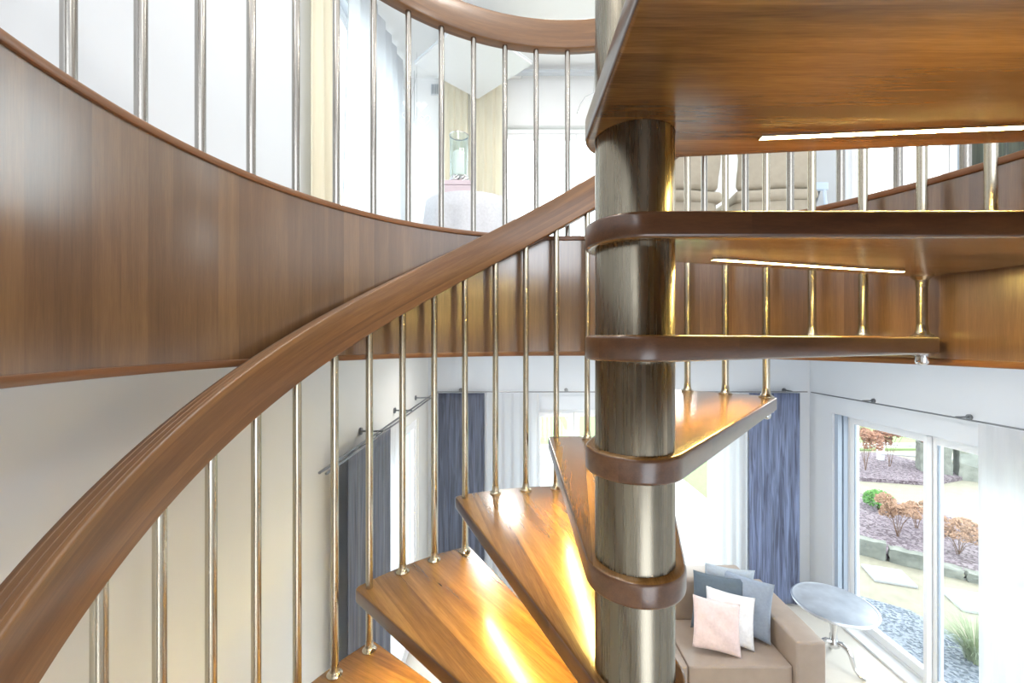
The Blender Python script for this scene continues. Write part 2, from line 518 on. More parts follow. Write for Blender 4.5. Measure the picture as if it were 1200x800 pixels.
# ------------------------------------------------------------------ stairwell opening: fascia, trims
RF = .941
ZT, ZB = .424, -.068
def flat(z): return lambda a: z
sec = [(0, 0), (.016, 0), (.016, ZT - ZB - .02), (0, ZT - ZB - .02)]
sweep_ring('trim_1', [(0, 0), (0, ZT - ZB - .036), (.016, ZT - ZB - .036), (.016, 0)], 0, 360, RF, flat(ZB + .018), W_FASCIA, None, 2, kind='structure', closed=True, uvm='v')
sweep_ring('trim_2', rail_section(.098, .018, .004, 2, False), 0, 360, RF - .007 + .049, flat(ZT - .018), W_TRIM, None, 2, kind='structure', closed=True)
sweep_ring('trim_3', rail_section(.026, .018, .004, 2, False), 0, 360, RF - .006 + .013, flat(ZB), W_TRIM, None, 2, kind='structure', closed=True)

gal = thing('gallery_railing', 'curved walnut and steel gallery railing around the stairwell on the upper floor', 'railing', tuple(P(1.0, 135, ZT)))
GR = .983
sweep_ring('handrail', rail_section(.046, .118), -2, 262, GR, flat(1.213), W_RAIL, gal, 2)
ga = [89.3 + 7.76 * i for i in range(23)] + [81.5, 73.7, 65.9] + [58.1 - 8.05 * i for i in range(8)]
for a in ga:
    if -2 < a < 262:
        p = P(GR, a, 0); b = NB()
        tube(b, [(p.x, p.y, ZT), (p.x, p.y, 1.225)], .0112, 14)
        autosmooth(obj('baluster', b, STEELB, gal))

# ------------------------------------------------------------------ room shell
XL, XR, YB, YF = -.9, 3.2, 4.4, -2.2
XLU = -1.25
CZ = 2.85
def struct(name, bm, mat, parent=None):
    return obj(name, bm, mat, parent, kind='structure')
def plate_hole(z0, z1, x0, x1, y0, y1, r):
    bm = NB()
    n = 96
    ring = []
    for i in range(n):
        a = 2 * pi * i / n
        d = Vector((cos(a), sin(a)))
        tx = ((x1 - CX) / d.x if d.x > 0 else (x0 - CX) / d.x) if abs(d.x) > 1e-9 else 1e9
        ty = ((y1 - CY) / d.y if d.y > 0 else (y0 - CY) / d.y) if abs(d.y) > 1e-9 else 1e9
        t = min(tx, ty)
        ring.append(((CX + d.x * r, CY + d.y * r), (CX + d.x * t, CY + d.y * t)))
    V = [[bm.verts.new((*q[0], z)) for q in ring] + [] for z in (z0, z1)]
    O = [[bm.verts.new((*q[1], z)) for q in ring] for z in (z0, z1)]
    for i in range(n):
        j = (i + 1) % n
        for s in (0, 1):
            bm.faces.new((V[s][i], V[s][j], O[s][j], O[s][i]))
        bm.faces.new((V[0][i], V[0][j], V[1][j], V[1][i]))
        bm.faces.new((O[0][i], O[0][j], O[1][j], O[1][i]))
    return bm
struct('ceiling', plate_hole(-.066, .39, XLU - .2, XR + .2, YF, YB + .3, RF + .03), WALL)
struct('floor', plate_hole(.391, .4055, XLU, XR, YF, YB, RF + .03), TILE)
b = NB(); box(b, XL - .3, XR + .16, YF, YB + .12, FLOORZ - .1, FLOORZ); struct('floor', b, TILE)
b = NB(); box(b, XLU - .2, XR + .2, YF, YB + .3, CZ, CZ + .1); struct('ceiling', b, WALLU)
b = NB(); box(b, XLU, .10, 1.9, YB, CZ - .05, CZ); struct('ceiling', b, WALLU)

def wall_x(name, x0, x1, ya, yb, z0, z1, holes, mat):
    """wall in a YZ plane with holes (y0,y1,z0,z1), sorted by y"""
    bm = NB(); y = ya
    for h in holes:
        box(bm, x0, x1, y, h[0], z0, z1)
        if h[2] > z0: box(bm, x0, x1, h[0], h[1], z0, h[2])
        if h[3] < z1: box(bm, x0, x1, h[0], h[1], h[3], z1)
        y = h[1]
    box(bm, x0, x1, y, yb, z0, z1)
    return struct(name, bm, mat)
def wall_y(name, y0, y1, xa, xb, z0, z1, holes, mat):
    bm = NB(); x = xa
    for h in holes:
        box(bm, x, h[0], y0, y1, z0, z1)
        if h[2] > z0: box(bm, h[0], h[1], y0, y1, z0, h[2])
        if h[3] < z1: box(bm, h[0], h[1], y0, y1, h[3], z1)
        x = h[1]
    box(bm, x, xb, y0, y1, z0, z1)
    return struct(name, bm, mat)
zc = -.067
HR = -.738
wall_x('wall_left', XL - .3, XL, YF, YB + .3, FLOORZ, zc, [(2.45, 3.95, FLOORZ, -.75)], WALLC)
wall_x('wall_right', XR, XR + .25, YF, YB + .3, FLOORZ, zc, [(1.75, 4.09, FLOORZ, HR)], WALL)
wall_y('wall_back', YB, YB + .3, XL, XR, FLOORZ, zc, [(.22, 2.42, FLOORZ, -.755)], WALL)
zu = .4056
wall_x('wall_left_upper', XLU - .2, XLU, YF, YB + .3, zu, CZ, [(2.85, 4.2, zu, 2.55)], WALL)
wall_x('wall_right_upper', XR, XR + .2, YF, YB + .3, zu, CZ, [(2.86, 3.92, zu, 2.3)], WALL)
wall_y('wall_front_upper', YF - .2, YF, XLU, XR, zu, CZ, [(-.9, -.1, zu, 2.4), (.3, 2.6, zu, 2.4)], WALL)  # unseen wall added behind the camera, openings shape the light and reflections
wall_y('wall_back_upper', YB, YB + .3, XLU, XR, zu, CZ, [(-.09, 2.2, zu, 2.3)], WALLU)

def window_y(n, xs, z0, z1, y, fw=.075, d=.07, cat='window', mat=WHITE):
    """glazed front in an XZ plane: one leaf between each pair of xs"""
    fr = NB()
    t = thing_struct('window_%d' % n, (xs[0], y, z0))
    box(fr, xs[0], xs[-1], y, y + d, z1 - .045, z1)
    box(fr, xs[0], xs[-1], y, y + d, z0, z0 + .04)
    box(fr, xs[0], xs[0] + .04, y, y + d, z0 + .04, z1 - .045); box(fr, xs[-1] - .04, xs[-1], y, y + d, z0 + .04, z1 - .045)
    obj('window_frame', fr, mat, t)
    for a, b_ in zip(xs, xs[1:]):
        a2 = a + (.042 if a == xs[0] else .003); c2 = b_ - (.042 if b_ == xs[-1] else .003)
        s = NB(); zz0, zz1 = z0 + .042, z1 - .047
        box(s, a2, c2, y + .008, y + d - .012, zz1 - .05, zz1); box(s, a2, c2, y + .008, y + d - .012, zz0, zz0 + .09)
        box(s, a2, a2 + .05, y + .008, y + d - .012, zz0 + .09, zz1 - .05); box(s, c2 - .05, c2, y + .008, y + d - .012, zz0 + .09, zz1 - .05)
        so = obj('sash', s, mat, t)
        g = NB(); box(g, a2 + .051, c2 - .051, y + .03, y + .038, zz0 + .091, zz1 - .051)
        obj('glass', g, GLASS, so)
    return t
def window_x(n, ys, z0, z1, x, out=1, mat=WHITE, d=.07, smat=None, s1=.05, handle=None):
    t = thing_struct('window_%d' % n, (x, ys[0], z0))
    xa, xb = (x, x + d) if out > 0 else (x - d, x)
    fr = NB()
    box(fr, xa, xb, ys[0], ys[-1], z1 - .045, z1); box(fr, xa, xb, ys[0], ys[-1], z0, z0 + .04)
    box(fr, xa, xb, ys[0], ys[0] + .04, z0 + .04, z1 - .045); box(fr, xa, xb, ys[-1] - .04, ys[-1], z0 + .04, z1 - .045)
    obj('window_frame', fr, mat, t)
    for i, (a, b_) in enumerate(zip(ys, ys[1:])):
        a2 = a + (.042 if i == 0 else .003); c2 = b_ - (.042 if i == len(ys) - 2 else .003)
        zz0, zz1 = z0 + .042, z1 - .047
        s = NB()
        box(s, xa + .008, xb - .008, a2, c2, zz1 - .045, zz1); box(s, xa + .008, xb - .008, a2, c2, zz0, zz0 + .07)
        box(s, xa + .008, xb - .008, a2, a2 + s1, zz0 + .07, zz1 - .045); box(s, xa + .008, xb - .008, c2 - s1, c2, zz0 + .07, zz1 - .045)
        so = obj('sash', s, smat or mat, t)
        g = NB(); box(g, xa + .03, xa + .038, a2 + s1 + .001, c2 - s1 - .001, zz0 + .071, zz1 - .046)
        obj('glass', g, GLASS, so)
        # rubber and steel edge of the pane, bluish grey
        for yy in ((c2 - s1 - .012, c2 - s1),):
            e = NB(); box(e, xa + .012, xa + .0285, yy[0], yy[1], zz0 + .071, zz1 - .046)
            obj('glazing_bead', e, GREYF, so)
    return t
def thing_struct(name, loc):
    o = bpy.data.objects.new(name, None); COL.objects.link(o); o.location = loc; o['kind'] = 'structure'
    return o
# terrace door in the back wall
window_y(1, [.22, 1.0 - .32, 1.46, 2.42], FLOORZ, -.755, YB + .1)
# sliding door in the right wall
w2 = window_x(2, [1.75, 3.27, 4.09], FLOORZ, HR, XR + .13)
b = NB(); box(b, XR + .02, XR + .06, 4.045, 4.088, FLOORZ + .02, HR - .01); obj('side_channel', b, GREYF, w2)
b = NB(); box(b, XR + .075, XR + .115, 4.04, 4.088, FLOORZ + .02, HR - .01); obj('side_channel', b, GREYF, w2)
b = NB(); box(b, XR + .09, XR + .128, 3.245, 3.275, FLOORZ + .05, HR - .03); obj('pull_profile', b, WHITE, w2)
b = NB(); box(b, XR + .0, XR + .125, 1.76, 4.03, FLOORZ, FLOORZ + .022); obj('threshold', b, WHITE, w2)
# narrow window in the left wall
window_x(3, [2.45, 3.25, 3.95], FLOORZ, -.75, XL - .02, -1)
# unseen wall added behind the camera, opening shaped for light and column reflections
wall_y('wall_front', YF - .2, YF, XL, XR, FLOORZ, zc, [(.3, 1.9, FLOORZ, -.4)], WALL)
# upper windows
window_y(4, [-.09, .70, 1.42, 2.2], zu, 2.28, YB + .05)
w5 = window_x(5, [2.86, 3.05, 3.92], zu, 2.3, XR + .05)
window_x(6, [2.85, 3.5, 4.2], zu, 2.55, XLU - .06, -1)
b = NB()
tube(b, [(XR + .0, 3.02, 1.52), (XR + .04, 3.02, 1.52)], .009, 12); tube(b, [(XR + .0, 3.02, 1.44), (XR + .04, 3.02, 1.44)], .009, 12)
obj('lock_rose', b, plain('dark_hardware', (60, 60, 64), .4, 1), w5)

# ------------------------------------------------------------------ curtains and rails
def curtain(name, p0, p1, z0, z1, folds, amp, mat, label, cat='curtain', group=None, thick=.003, gather=None, seed=0, nz=24):
    rnd = random.Random(seed)
    p0 = Vector(p0); p1 = Vector(p1); L = (p1 - p0).length; d = (p1 - p0).normalized(); nrm = Vector((-d.y, d.x))
    bm = NB(); n = folds * 12
    ph = [rnd.uniform(-.5, .5) for _ in range(folds + 2)]
    am = [rnd.uniform(.6, 1.2) for _ in range(folds + 2)]
    G = []
    for j in range(nz + 1):
        z = z1 + (z0 - z1) * j / nz; row = []; tz = j / nz
        for i in range(n + 1):
            t = i / n; u = t * folds; q = min(int(u), folds)
            f = u - q
            a = am[q] * (1 - f) + am[q + 1] * f; p_ = ph[q] * (1 - f) + ph[q + 1] * f
            off = amp * a * (sin(2 * pi * u + p_) + .25 * sin(4 * pi * u + 2 * p_ + 2.2 * tz)) * (.45 + .55 * tz)
            tt = t
            if gather: tt = .5 + (t - .5) * gather(tz)
            s = gather_shift(name, tz)
            x = p0 + d * (L * tt) + nrm * off
            row.append(bm.verts.new((x.x, x.y, z)))
        G.append(row)
    for A, B in zip(G, G[1:]):
        for i in range(n):
            bm.faces.new((A[i], A[i + 1], B[i + 1], B[i]))
    o = obj(name, bm, mat, smooth=True)
    o.location = (0, 0, 0)
    c = (p0 + p1) / 2; v = Vector((c.x, c.y, z0))
    for vv in o.data.vertices: vv.co -= v
    o.location = v
    if thick:
        m = o.modifiers.new('s', 'SOLIDIFY'); m.thickness = thick
    return tag(o, label, cat, group)
def gather_shift(name, tz): return 0
RZ = -.548
cz0 = FLOORZ + .015
YC = YB - .13
curtain('drape', (2.47, YC), (3.0, YC), cz0 + .02, RZ - .012, 4, .009, BLUE, 'slate blue crinkled curtain hanging right of the sofa beside the glass door corner', seed=1, thick=.004)
curtain('sheer_curtain', (2.04, YC), (2.46, YC), cz0, RZ - .012, 4, .02, SHEER, 'white sheer curtain hanging behind the sofa cushions, left of the blue drape', seed=2, thick=0)
curtain('drape', (-.77, YC), (-.29, YC), cz0 + .02, RZ - .012, 4, .009, NAVY, 'slate blue curtain on the far wall, beside the left corner behind the balusters', seed=3, thick=.004)
curtain('sheer_curtain', (-.28, YC), (.28, YC), cz0, RZ - .012, 6, .02, SHEER, 'white sheer curtain left of the terrace door, behind the stair balusters', seed=4, thick=0)
XCL = XL + .11
curtain('drape', (XCL, 1.97), (XCL, 2.66), cz0 + .02, RZ - .012, 5, .010, NAVY, 'dark blue drape on the left wall, nearest the stairs', seed=5, thick=.004)
curtain('sheer_curtain', (XCL, 2.68), (XCL, 2.85), cz0, RZ - .012, 2, .018, SHEER, 'narrow white sheer at the left wall window beside the dark drape', seed=6, thick=0)
XCR = XR - .1
curtain('sheer_curtain', (XCR, 2.72), (XCR, 2.1), cz0, RZ - .012, 5, .03, SHEER, 'long white sheer curtain in front of the sliding door at the right edge', seed=7, thick=0)

def rail(pts, brs, label, wall, double=False):
    t = thing('curtain_rail', label, 'curtain rail', pts[0])
    b = NB(); tube(b, pts, .006, 10); autosmooth(obj('rail', b, ALU, t))
    if double:
        p2 = [(p[0] + .028, p[1], p[2] - .004) for p in pts]
        b = NB(); tube(b, p2, .006, 10); autosmooth(obj('rail', b, ALU, t))
    for (x, y) in brs:
        b = NB()
        if wall == 'back':
            tube(b, [(x, YB - .006, RZ + .005), (x, YC, RZ + .005)], .006, 8); tube(b, [(x, YB - .0005, RZ + .005), (x, YB - .012, RZ + .005)], .02, 14)
        elif wall == 'right':
            tube(b, [(XR - .006, y, RZ + .005), (XCR, y, RZ + .005)], .006, 8); tube(b, [(XR - .0005, y, RZ + .005), (XR - .012, y, RZ + .005)], .02, 14)
        else:
            tube(b, [(XL + .006, y, RZ + .005), (XCL + .03, y, RZ + .005)], .006, 8); tube(b, [(XL + .0005, y, RZ + .005), (XL + .012, y, RZ + .005)], .022, 14)
        autosmooth(obj('bracket', b, ALU, t))
    return t
rail([(-.80, YC, RZ), (3.08, YC, RZ)], [(-.55, 0), (.58, 0), (1.7, 0), (2.92, 0)], 'thin steel curtain rail along the far wall above the terrace door', 'back')
rail([(XCR, YC - .03, RZ), (XCR, 2.0, RZ)], [(0, 3.62), (0, 2.86), (0, 2.1)], 'thin steel curtain rail above the sliding door on the right wall', 'right')
rail([(XCL, YC - .03, RZ), (XCL, 1.68, RZ)], [(0, 2.42), (0, 3.12), (0, 3.8)], 'double steel curtain rail on the left wall above the dark drape', 'left', True)
# upper floor
curtain('drape', (XLU + .07, 2.42), (XLU + .07, 2.78), zu + .01, CZ - .09, 3, .03, CREAM, 'cream curtain at the end of the upper left wall, between gallery balusters', seed=8)
curtain('sheer_curtain', (XLU + .09, 2.8), (XLU + .16, 4.2), zu + .01, CZ - .09, 7, .045, SHEER, 'tall white sheer curtain over the left window on the upper floor', seed=9, thick=0, gather=lambda t: .82 + .18 * t)
curtain('drape', (-.74, YB - .14), (-.46, YB - .14), zu + .01, CZ - .09, 4, .02, CREAM, 'pale cream curtain behind the glass lantern on the upper floor', seed=10)
curtain('drape', (-.44, YB - .12), (-.10, YB - .12), zu + .01, CZ - .09, 4, .022, CREAM, 'cream curtain beside the upper back window, right of the lantern', seed=11)
curtain('drape', (XR - .1, 2.84), (XR - .1, 2.3), zu + .01, CZ - .09, 5, .02, OLIVE, 'dark olive curtain beside the upper right window, behind the gallery balusters', seed=12)
t = thing('curtain_track', 'white ceiling curtain track above the upper back window', 'curtain track', (-.8, YB - .13, CZ - .06))
b = NB(); box(b, -.8, 2.9, YB - .16, YB - .10, CZ - .085, CZ - .055); obj('track', b, plain('track_grey', (196, 200, 206), .4), t)
for q in (-.6, .6, 1.8, 2.8):
    b = NB(); tube(b, [(q, YB - .13, CZ - .055), (q, YB - .13, CZ - (.05 if q < .1 else 0))], .006, 8); obj('hanger', b, WHITE, t)

# ------------------------------------------------------------------ sofa
FZ = FLOORZ
sofa = thing('sofa', 'beige leather sofa with scatter cushions near the glass door', 'sofa', (1.3, 3.35, FZ))
def part(name, a, mat, parent, bev=.02, sub=0, label=None):
    b = NB(); box(b, *a, bev=bev); return autosmooth(obj(name, b, mat, parent, label=label))
part('base', (.35, 2.04, 3.02, 3.72, FZ + .05, FZ + .26), LEATHER, sofa, .015)
def cushion(x0, x1, y0, y1, z0, z1, parent, name='seat_cushion', seed=0):
    rnd = random.Random(seed)
    b = NB()
    box(b, x0, x1, y0, y1, z0, z1)
    bmesh.ops.subdivide_edges(b, edges=b.edges[:], cuts=18, use_grid_fill=True)
    cx_, cy_ = (x0 + x1) / 2, (y0 + y1) / 2
    for v in b.verts:
        fx = abs(v.co.x - cx_) / ((x1 - x0) / 2); fy = abs(v.co.y - cy_) / ((y1 - y0) / 2)
        if v.co.z > (z0 + z1) / 2:
            puff = (1 - fx ** 4) * (1 - fy ** 4)
            q = (v.co.x * .6 + v.co.y * .9)
            w = sin(q * 42 + sin(v.co.x * 9) * 2) * .0035 * puff
            v.co.z += .012 * puff + w
    o = obj(name, b, LEATHER, parent, smooth=True)
    m = o.modifiers.new('b', 'BEVEL'); m.width = .02; m.segments = 3; m.angle_limit = R_(60)
    return o
cushion(.56, 1.275, 2.97, 3.47, FZ + .262, FZ + .42, sofa, seed=1)
cushion(1.285, 2.035, 2.97, 3.47, FZ + .262, FZ + .42, sofa, seed=2)
part('backrest', (.36, 1.278, 3.475, 3.72, FZ + .262, FZ + .76), LEATHER, sofa, .035)
part('backrest', (1.282, 2.04, 3.475, 3.72, FZ + .262, FZ + .76), LEATHER, sofa, .035)
part('armrest', (2.041, 2.255, 2.93, 3.72, FZ + .05, FZ + .625), LEATHER, sofa, .022)
part('armrest', (.345, .555, 2.93, 3.47, FZ + .262, FZ + .625), LEATHER, sofa, .022)
for x in (.45, 2.15):
    for y in (3.05, 3.65):
        b = NB(); lathe(b, [(.018, 0), (.024, .05)], x, y, FZ, 14); obj('foot', b, CHROME, sofa)

def fabric(name, rgb, rough=.8, noise=.12, nscale=60, sheen=.15):
    m = plain(name, rgb, rough, noise=noise, nscale=nscale, bump=.15)
    m.node_tree.nodes['Principled BSDF'].inputs['Sheen Weight'].default_value = sheen
    return m
def pillow(c, w, h, t, yaw, lean, roll, mat, label, seed=0):
    rnd = random.Random(seed)
    bm = NB(); n = 20
    G = {}
    for s in (1, -1):
        for i in range(n + 1):
            for j in range(n + 1):
                u = -1 + 2 * i / n; v = -1 + 2 * j / n
                edge = i in (0, n) or j in (0, n)
                if edge and s == -1: G[s, i, j] = G[1, i, j]; continue
                pin = 1 - .10 * (1 - abs(u) ** 3 * 0 - (u * u)) * 0
                x = u * w / 2 * (1 - .09 * (1 - u * u) * 0 - .08 * (1 - v * v) * (abs(u) ** 3) * -0 - .07 * (1 - abs(v) ** 2) * abs(u) ** 2)
                z = v * h / 2 * (1 - .07 * (1 - abs(u) ** 2) * abs(v) ** 2)
                th = t / 2 * max(0, (1 - abs(u) ** 2.6) * (1 - abs(v) ** 2.6)) ** .55
                wr = .006 * sin(5 * u + 7 * v + seed) * (1 - u * u) * (1 - v * v) + .004 * sin(13 * u - 9 * v + seed * 2) * (1 - u * u) * (1 - v * v)
                G[s, i, j] = bm.verts.new((x, s * th + wr, z))
    for s in (1, -1):
        for i in range(n):
            for j in range(n):
                vs = [G[s, i, j], G[s, i + 1, j], G[s, i + 1, j + 1], G[s, i, j + 1]]
                bm.faces.new(vs if s > 0 else vs[::-1])
    o = obj('cushion', bm, mat, smooth=True)
    o.matrix_world = Matrix.Translation(c) @ Matrix.Rotation(R_(yaw), 4, 'Z') @ Matrix.Rotation(R_(lean), 4, 'X') @ Matrix.Rotation(R_(roll), 4, 'Y')
    return tag(o, label, 'cushion', 'scatter cushions on the sofa')
SZ = FZ + .435
pillow((1.86, 3.29, SZ + .23), .40, .44, .10, -34, -12, 3, fabric('grey_blue_cloth', (142, 154, 172)), 'grey blue cushion leaning in the sofa corner against the armrest', 1)
pillow((1.79, 3.40, SZ + .25), .40, .44, .09, -6, -3, 6, fabric('pale_grey_cloth', (170, 180, 192)), 'pale grey cushion at the very back, only its top corner showing above the slate one', 2)
pillow((1.67, 3.30, SZ + .23), .42, .43, .10, -8, -12, 6, fabric('slate_velvet', (84, 98, 112), .7), 'dark slate grey cushion behind the white and pink ones', 3)
pillow((1.70, 3.20, SZ + .185), .36, .36, .09, -12, -22, 8, fabric('white_cloth', (236, 236, 240)), 'white cushion between the pink one and the slate one', 4)
pillow((1.56, 3.125, SZ + .175), .35, .35, .09, -6, -24, 8, fabric('blush_cloth', (230, 208, 206)), 'blush pink cushion at the front of the cushion pile', 5)

# ------------------------------------------------------------------ round side table
TX, TY = 2.775, 3.53
tb = thing('side_table', 'round silver metal side table on a tripod pedestal beside the sofa', 'table', (TX, TY, FZ))
b = NB(); lathe(b, [(.01, .50), (.27, .50), (.30, .497), (.306, .505), (.309, .513), (.306, .521), (.295, .524), (.285, .519), (.01, .519)], TX, TY, FZ, 72)
autosmooth(obj('tabletop', b, TABLETOP, tb), 30)
b = NB(); lathe(b, [(.012, .13), (.026, .14), (.042, .155), (.046, .18), (.032, .205), (.026, .23), (.023, .27), (.029, .32), (.04, .36), (.044, .39), (.033, .42), (.022, .45), (.035, .47), (.06, .485), (.075, .4995)], TX, TY, FZ, 28)
autosmooth(obj('pedestal', b, CHROME, tb), 60)
for a in (-62, 58, 178):
    b = NB()
    prof = [(.018, .185, .02), (.06, .20, .022), (.10, .185, .022), (.125, .14, .018), (.137, .09, .015), (.152, .05, .013), (.18, .022, .014), (.208, .013, .013), (.225, .018, .009)]
    tube(b, [(TX + r * cos(R_(a)), TY + r * sin(R_(a)), FZ + z) for r, z, q in prof], [q for r, z, q in prof], 12)
    autosmooth(obj('leg', b, CHROME, tb), 60)

# ------------------------------------------------------------------ upper room things
# white table with mauve box and hurricane lantern
UZ = zu
tt = thing('round_table', 'white cloth covered round table under the glass lantern on the upper floor', 'table', (-.36, 3.5, UZ))
b = NB(); lathe(b, [(.012, .0), (.05, .0), (.05, .02), (.025, .05), (.025, .70), (.06, .715)], -.36, 3.5, UZ, 20); autosmooth(obj('leg', b, WHITE, tt))
b = NB(); lathe(b, [(.01, .716), (.36, .716), (.37, .725), (.36, .734), (.01, .734)], -.36, 3.5, UZ, 48); autosmooth(obj('tabletop', b, WHITE, tt))
b = NB()
seg = 96; loops = []
for z, r, am in ((.736, .01, 0), (.737, .355, 0), (.73, .372, .001), (.6, .385, .008), (.4, .40, .02), (.16, .415, .03)):
    loops.append([b.verts.new((-.36 + (r + am * sin(k * 2 * pi * 11 / seg)) * cos(2 * pi * k / seg), 3.5 + (r + am * sin(k * 2 * pi * 11 / seg)) * sin(2 * pi * k / seg), UZ + z)) for k in range(seg)])
for A, B in zip(loops, loops[1:]):
    for k in range(seg): b.faces.new((A[k], A[(k + 1) % seg], B[(k + 1) % seg], B[k]))
b.faces.new(loops[0])
tc_ = tag(obj('tablecloth', b, fabric('white_linen', (206, 208, 216)), smooth=True), 'white cloth hanging over the round table on the upper floor', 'tablecloth')
bx = thing('storage_box', 'mauve lidded box standing under the glass lantern', 'box', (-.44, 3.42, UZ + .738))
MAUVE = plain('mauve_card', (206, 190, 198), .6, noise=.03)
b = NB(); box(b, -.55, -.335, 3.33, 3.51, UZ + .739, UZ + .85, bev=.004); obj('body', b, MAUVE, bx)
b = NB(); box(b, -.554, -.331, 3.326, 3.514, UZ + .851, UZ + .89, bev=.004); obj('lid', b, MAUVE, bx)
LX, LY, LZ = -.443, 3.42, UZ + .891
ln = thing('hurricane_lantern', 'glass hurricane lantern with a white candle on a silver knotted foot', 'lantern', (LX, LY, LZ))
b = NB()
rnd = random.Random(3)
for q in range(3):
    pts = []
    for i in range(49):
        a = 2 * pi * i / 48 + q * 2.1
        pts.append((LX + (.055 + .018 * cos(3 * a + q)) * cos(a), LY + (.055 + .018 * cos(3 * a + q)) * sin(a), LZ + .035 + .02 * sin(4 * a + 2 * q)))
    tube(b, pts, .011, 8)
autosmooth(obj('knotted_foot', b, CHROME, ln), 60)
b = NB(); lathe(b, [(.07, .056), (.075, .062), (.078, .40), (.075, .40), (.072, .066), (.01, .066), (.01, .056)], LX, LY, LZ, 40, False); autosmooth(obj('glass_cylinder', b, GLASSO, ln))
b = NB(); lathe(b, [(.0785, .397), (.0805, .399), (.0805, .405), (.0735, .405)], LX, LY, LZ, 40, False); autosmooth(obj('rim', b, CHROME, ln))
b = NB(); lathe(b, [(.045, .067), (.046, .26), (.04, .268), (.01, .262)], LX, LY, LZ, 28); c_ = autosmooth(obj('candle', b, plain('candle_wax', (246, 240, 224), .5), ln))
b = NB(); tube(b, [(LX, LY, LZ + .262), (LX + .002, LY, LZ + .278)], .0018, 6); obj('wick', b, plain('wick_black', (40, 36, 34), .9), c_)

# square paper panel lamp under the ceiling
pl = thing('ceiling_panel_lamp', 'large white square panel lamp hung cornerwise below the upper ceiling', 'lamp', (-.35, 3.72, 2.5))
M = Matrix.Translation((-.35, 3.70, 2.49)) @ Matrix.Rotation(R_(45), 4, 'Z')
b = NB(); box(b, -.375, .375, -.375, .375, -.01, .01, bev=.003, M=M); obj('panel', b, plain('opal_panel', (226, 227, 230), .6, noise=.01), pl)
b = NB(); box(b, -.380, .380, -.380, .380, .0105, .022, bev=.002, M=M); obj('frame', b, plain('lamp_frame', (222, 226, 232), .5), pl)
for dx, dy in ((.25, 0), (-.25, 0), (0, .25), (0, -.25)):
    b = NB(); tube(b, [(-.35 + dx, 3.70 + dy, 2.512), (-.35 + dx, 3.70 + dy, CZ - .05 if -.35 + dx < .10 else CZ)], .002, 6); obj('cable', b, CHROME, pl)
# vent grille on the ceiling edge
vg = thing('vent_grille', 'small grey ventilation grille on the upper back wall near the ceiling', 'vent', (-.80, YB - .002, 2.6))
GV = plain('vent_grey', (150, 156, 160), .5)
b = NB(); box(b, -.87, -.74, YB - .008, YB - .001, 2.62, 2.74); obj('plate', b, plain('vent_white', (222, 224, 228), .5), vg)
for q in range(6):
    b = NB(); box(b, -.86 + q * .02, -.852 + q * .02, YB - .014, YB - .0085, 2.63, 2.73); obj('slat', b, GV, vg)
# heart mobile
HM = plain('white_enamel', (246, 246, 248), .3)
mb = thing('heart_mobile', 'hanging mobile of white wire and small hearts beside the upper sheer curtain', 'mobile', (-.93, 4.0, 2.0))
b = NB(); tube(b, [(-.93, 4.0, CZ - .05), (-.93, 4.0, 2.15)], .0015, 6); tube(b, [(-.955, 4.0, 2.62), (-.955, 4.0, 1.86)], .003, 6); obj('string', b, CHROME, mb)
b = NB(); tube(b, [(-1.06, 4.0, 2.47), (-1.0, 4.0, 2.28), (-.93, 4.0, 2.6)], .002, 6); obj('wire_arm', b, CHROME, mb)
def heart(cx_, cy_, cz_, s, fill=False, name='heart'):
    pts = []
    for i in range(33):
        t = 2 * pi * i / 32
        pts.append((cx_ + s * .06 * 16 * sin(t) ** 3, cy_, cz_ + s * .06 * (13 * cos(t) - 5 * cos(2 * t) - 2 * cos(3 * t) - cos(4 * t))))
    b = NB()
    if fill:
        f1 = [b.verts.new((x, y - .004, z)) for x, y, z in pts[:-1]]; f2 = [b.verts.new((x, y + .004, z)) for x, y, z in pts[:-1]]
        b.faces.new(f1); b.faces.new(f2)
        for k in range(len(f1)): b.faces.new((f1[k], f1[(k + 1) % 32], f2[(k + 1) % 32], f2[k]))
    else:
        tube(b, pts, .006, 8, False)
    return obj(name, b, HM, mb)
heart(-.885, 4.0, 2.28, .055, True); heart(-.86, 4.0, 2.14, .06); heart(-1.03, 4.0, 2.30, .04, True); heart(-1.03, 4.0, 2.18, .045)
# second, curved branch wire at the upper back window
b = NB(); tube(b, [(.62 + .0, 3.9, 2.15), (.65, 3.9, 2.24), (.70, 3.9, 2.31), (.78, 3.9, 2.35), (.80, 3.9, CZ)], .0035, 8)
tag(obj('hanging_wire', b, CHROME), 'curved thin wire hanging in front of the upper back window beside the column', 'wire')

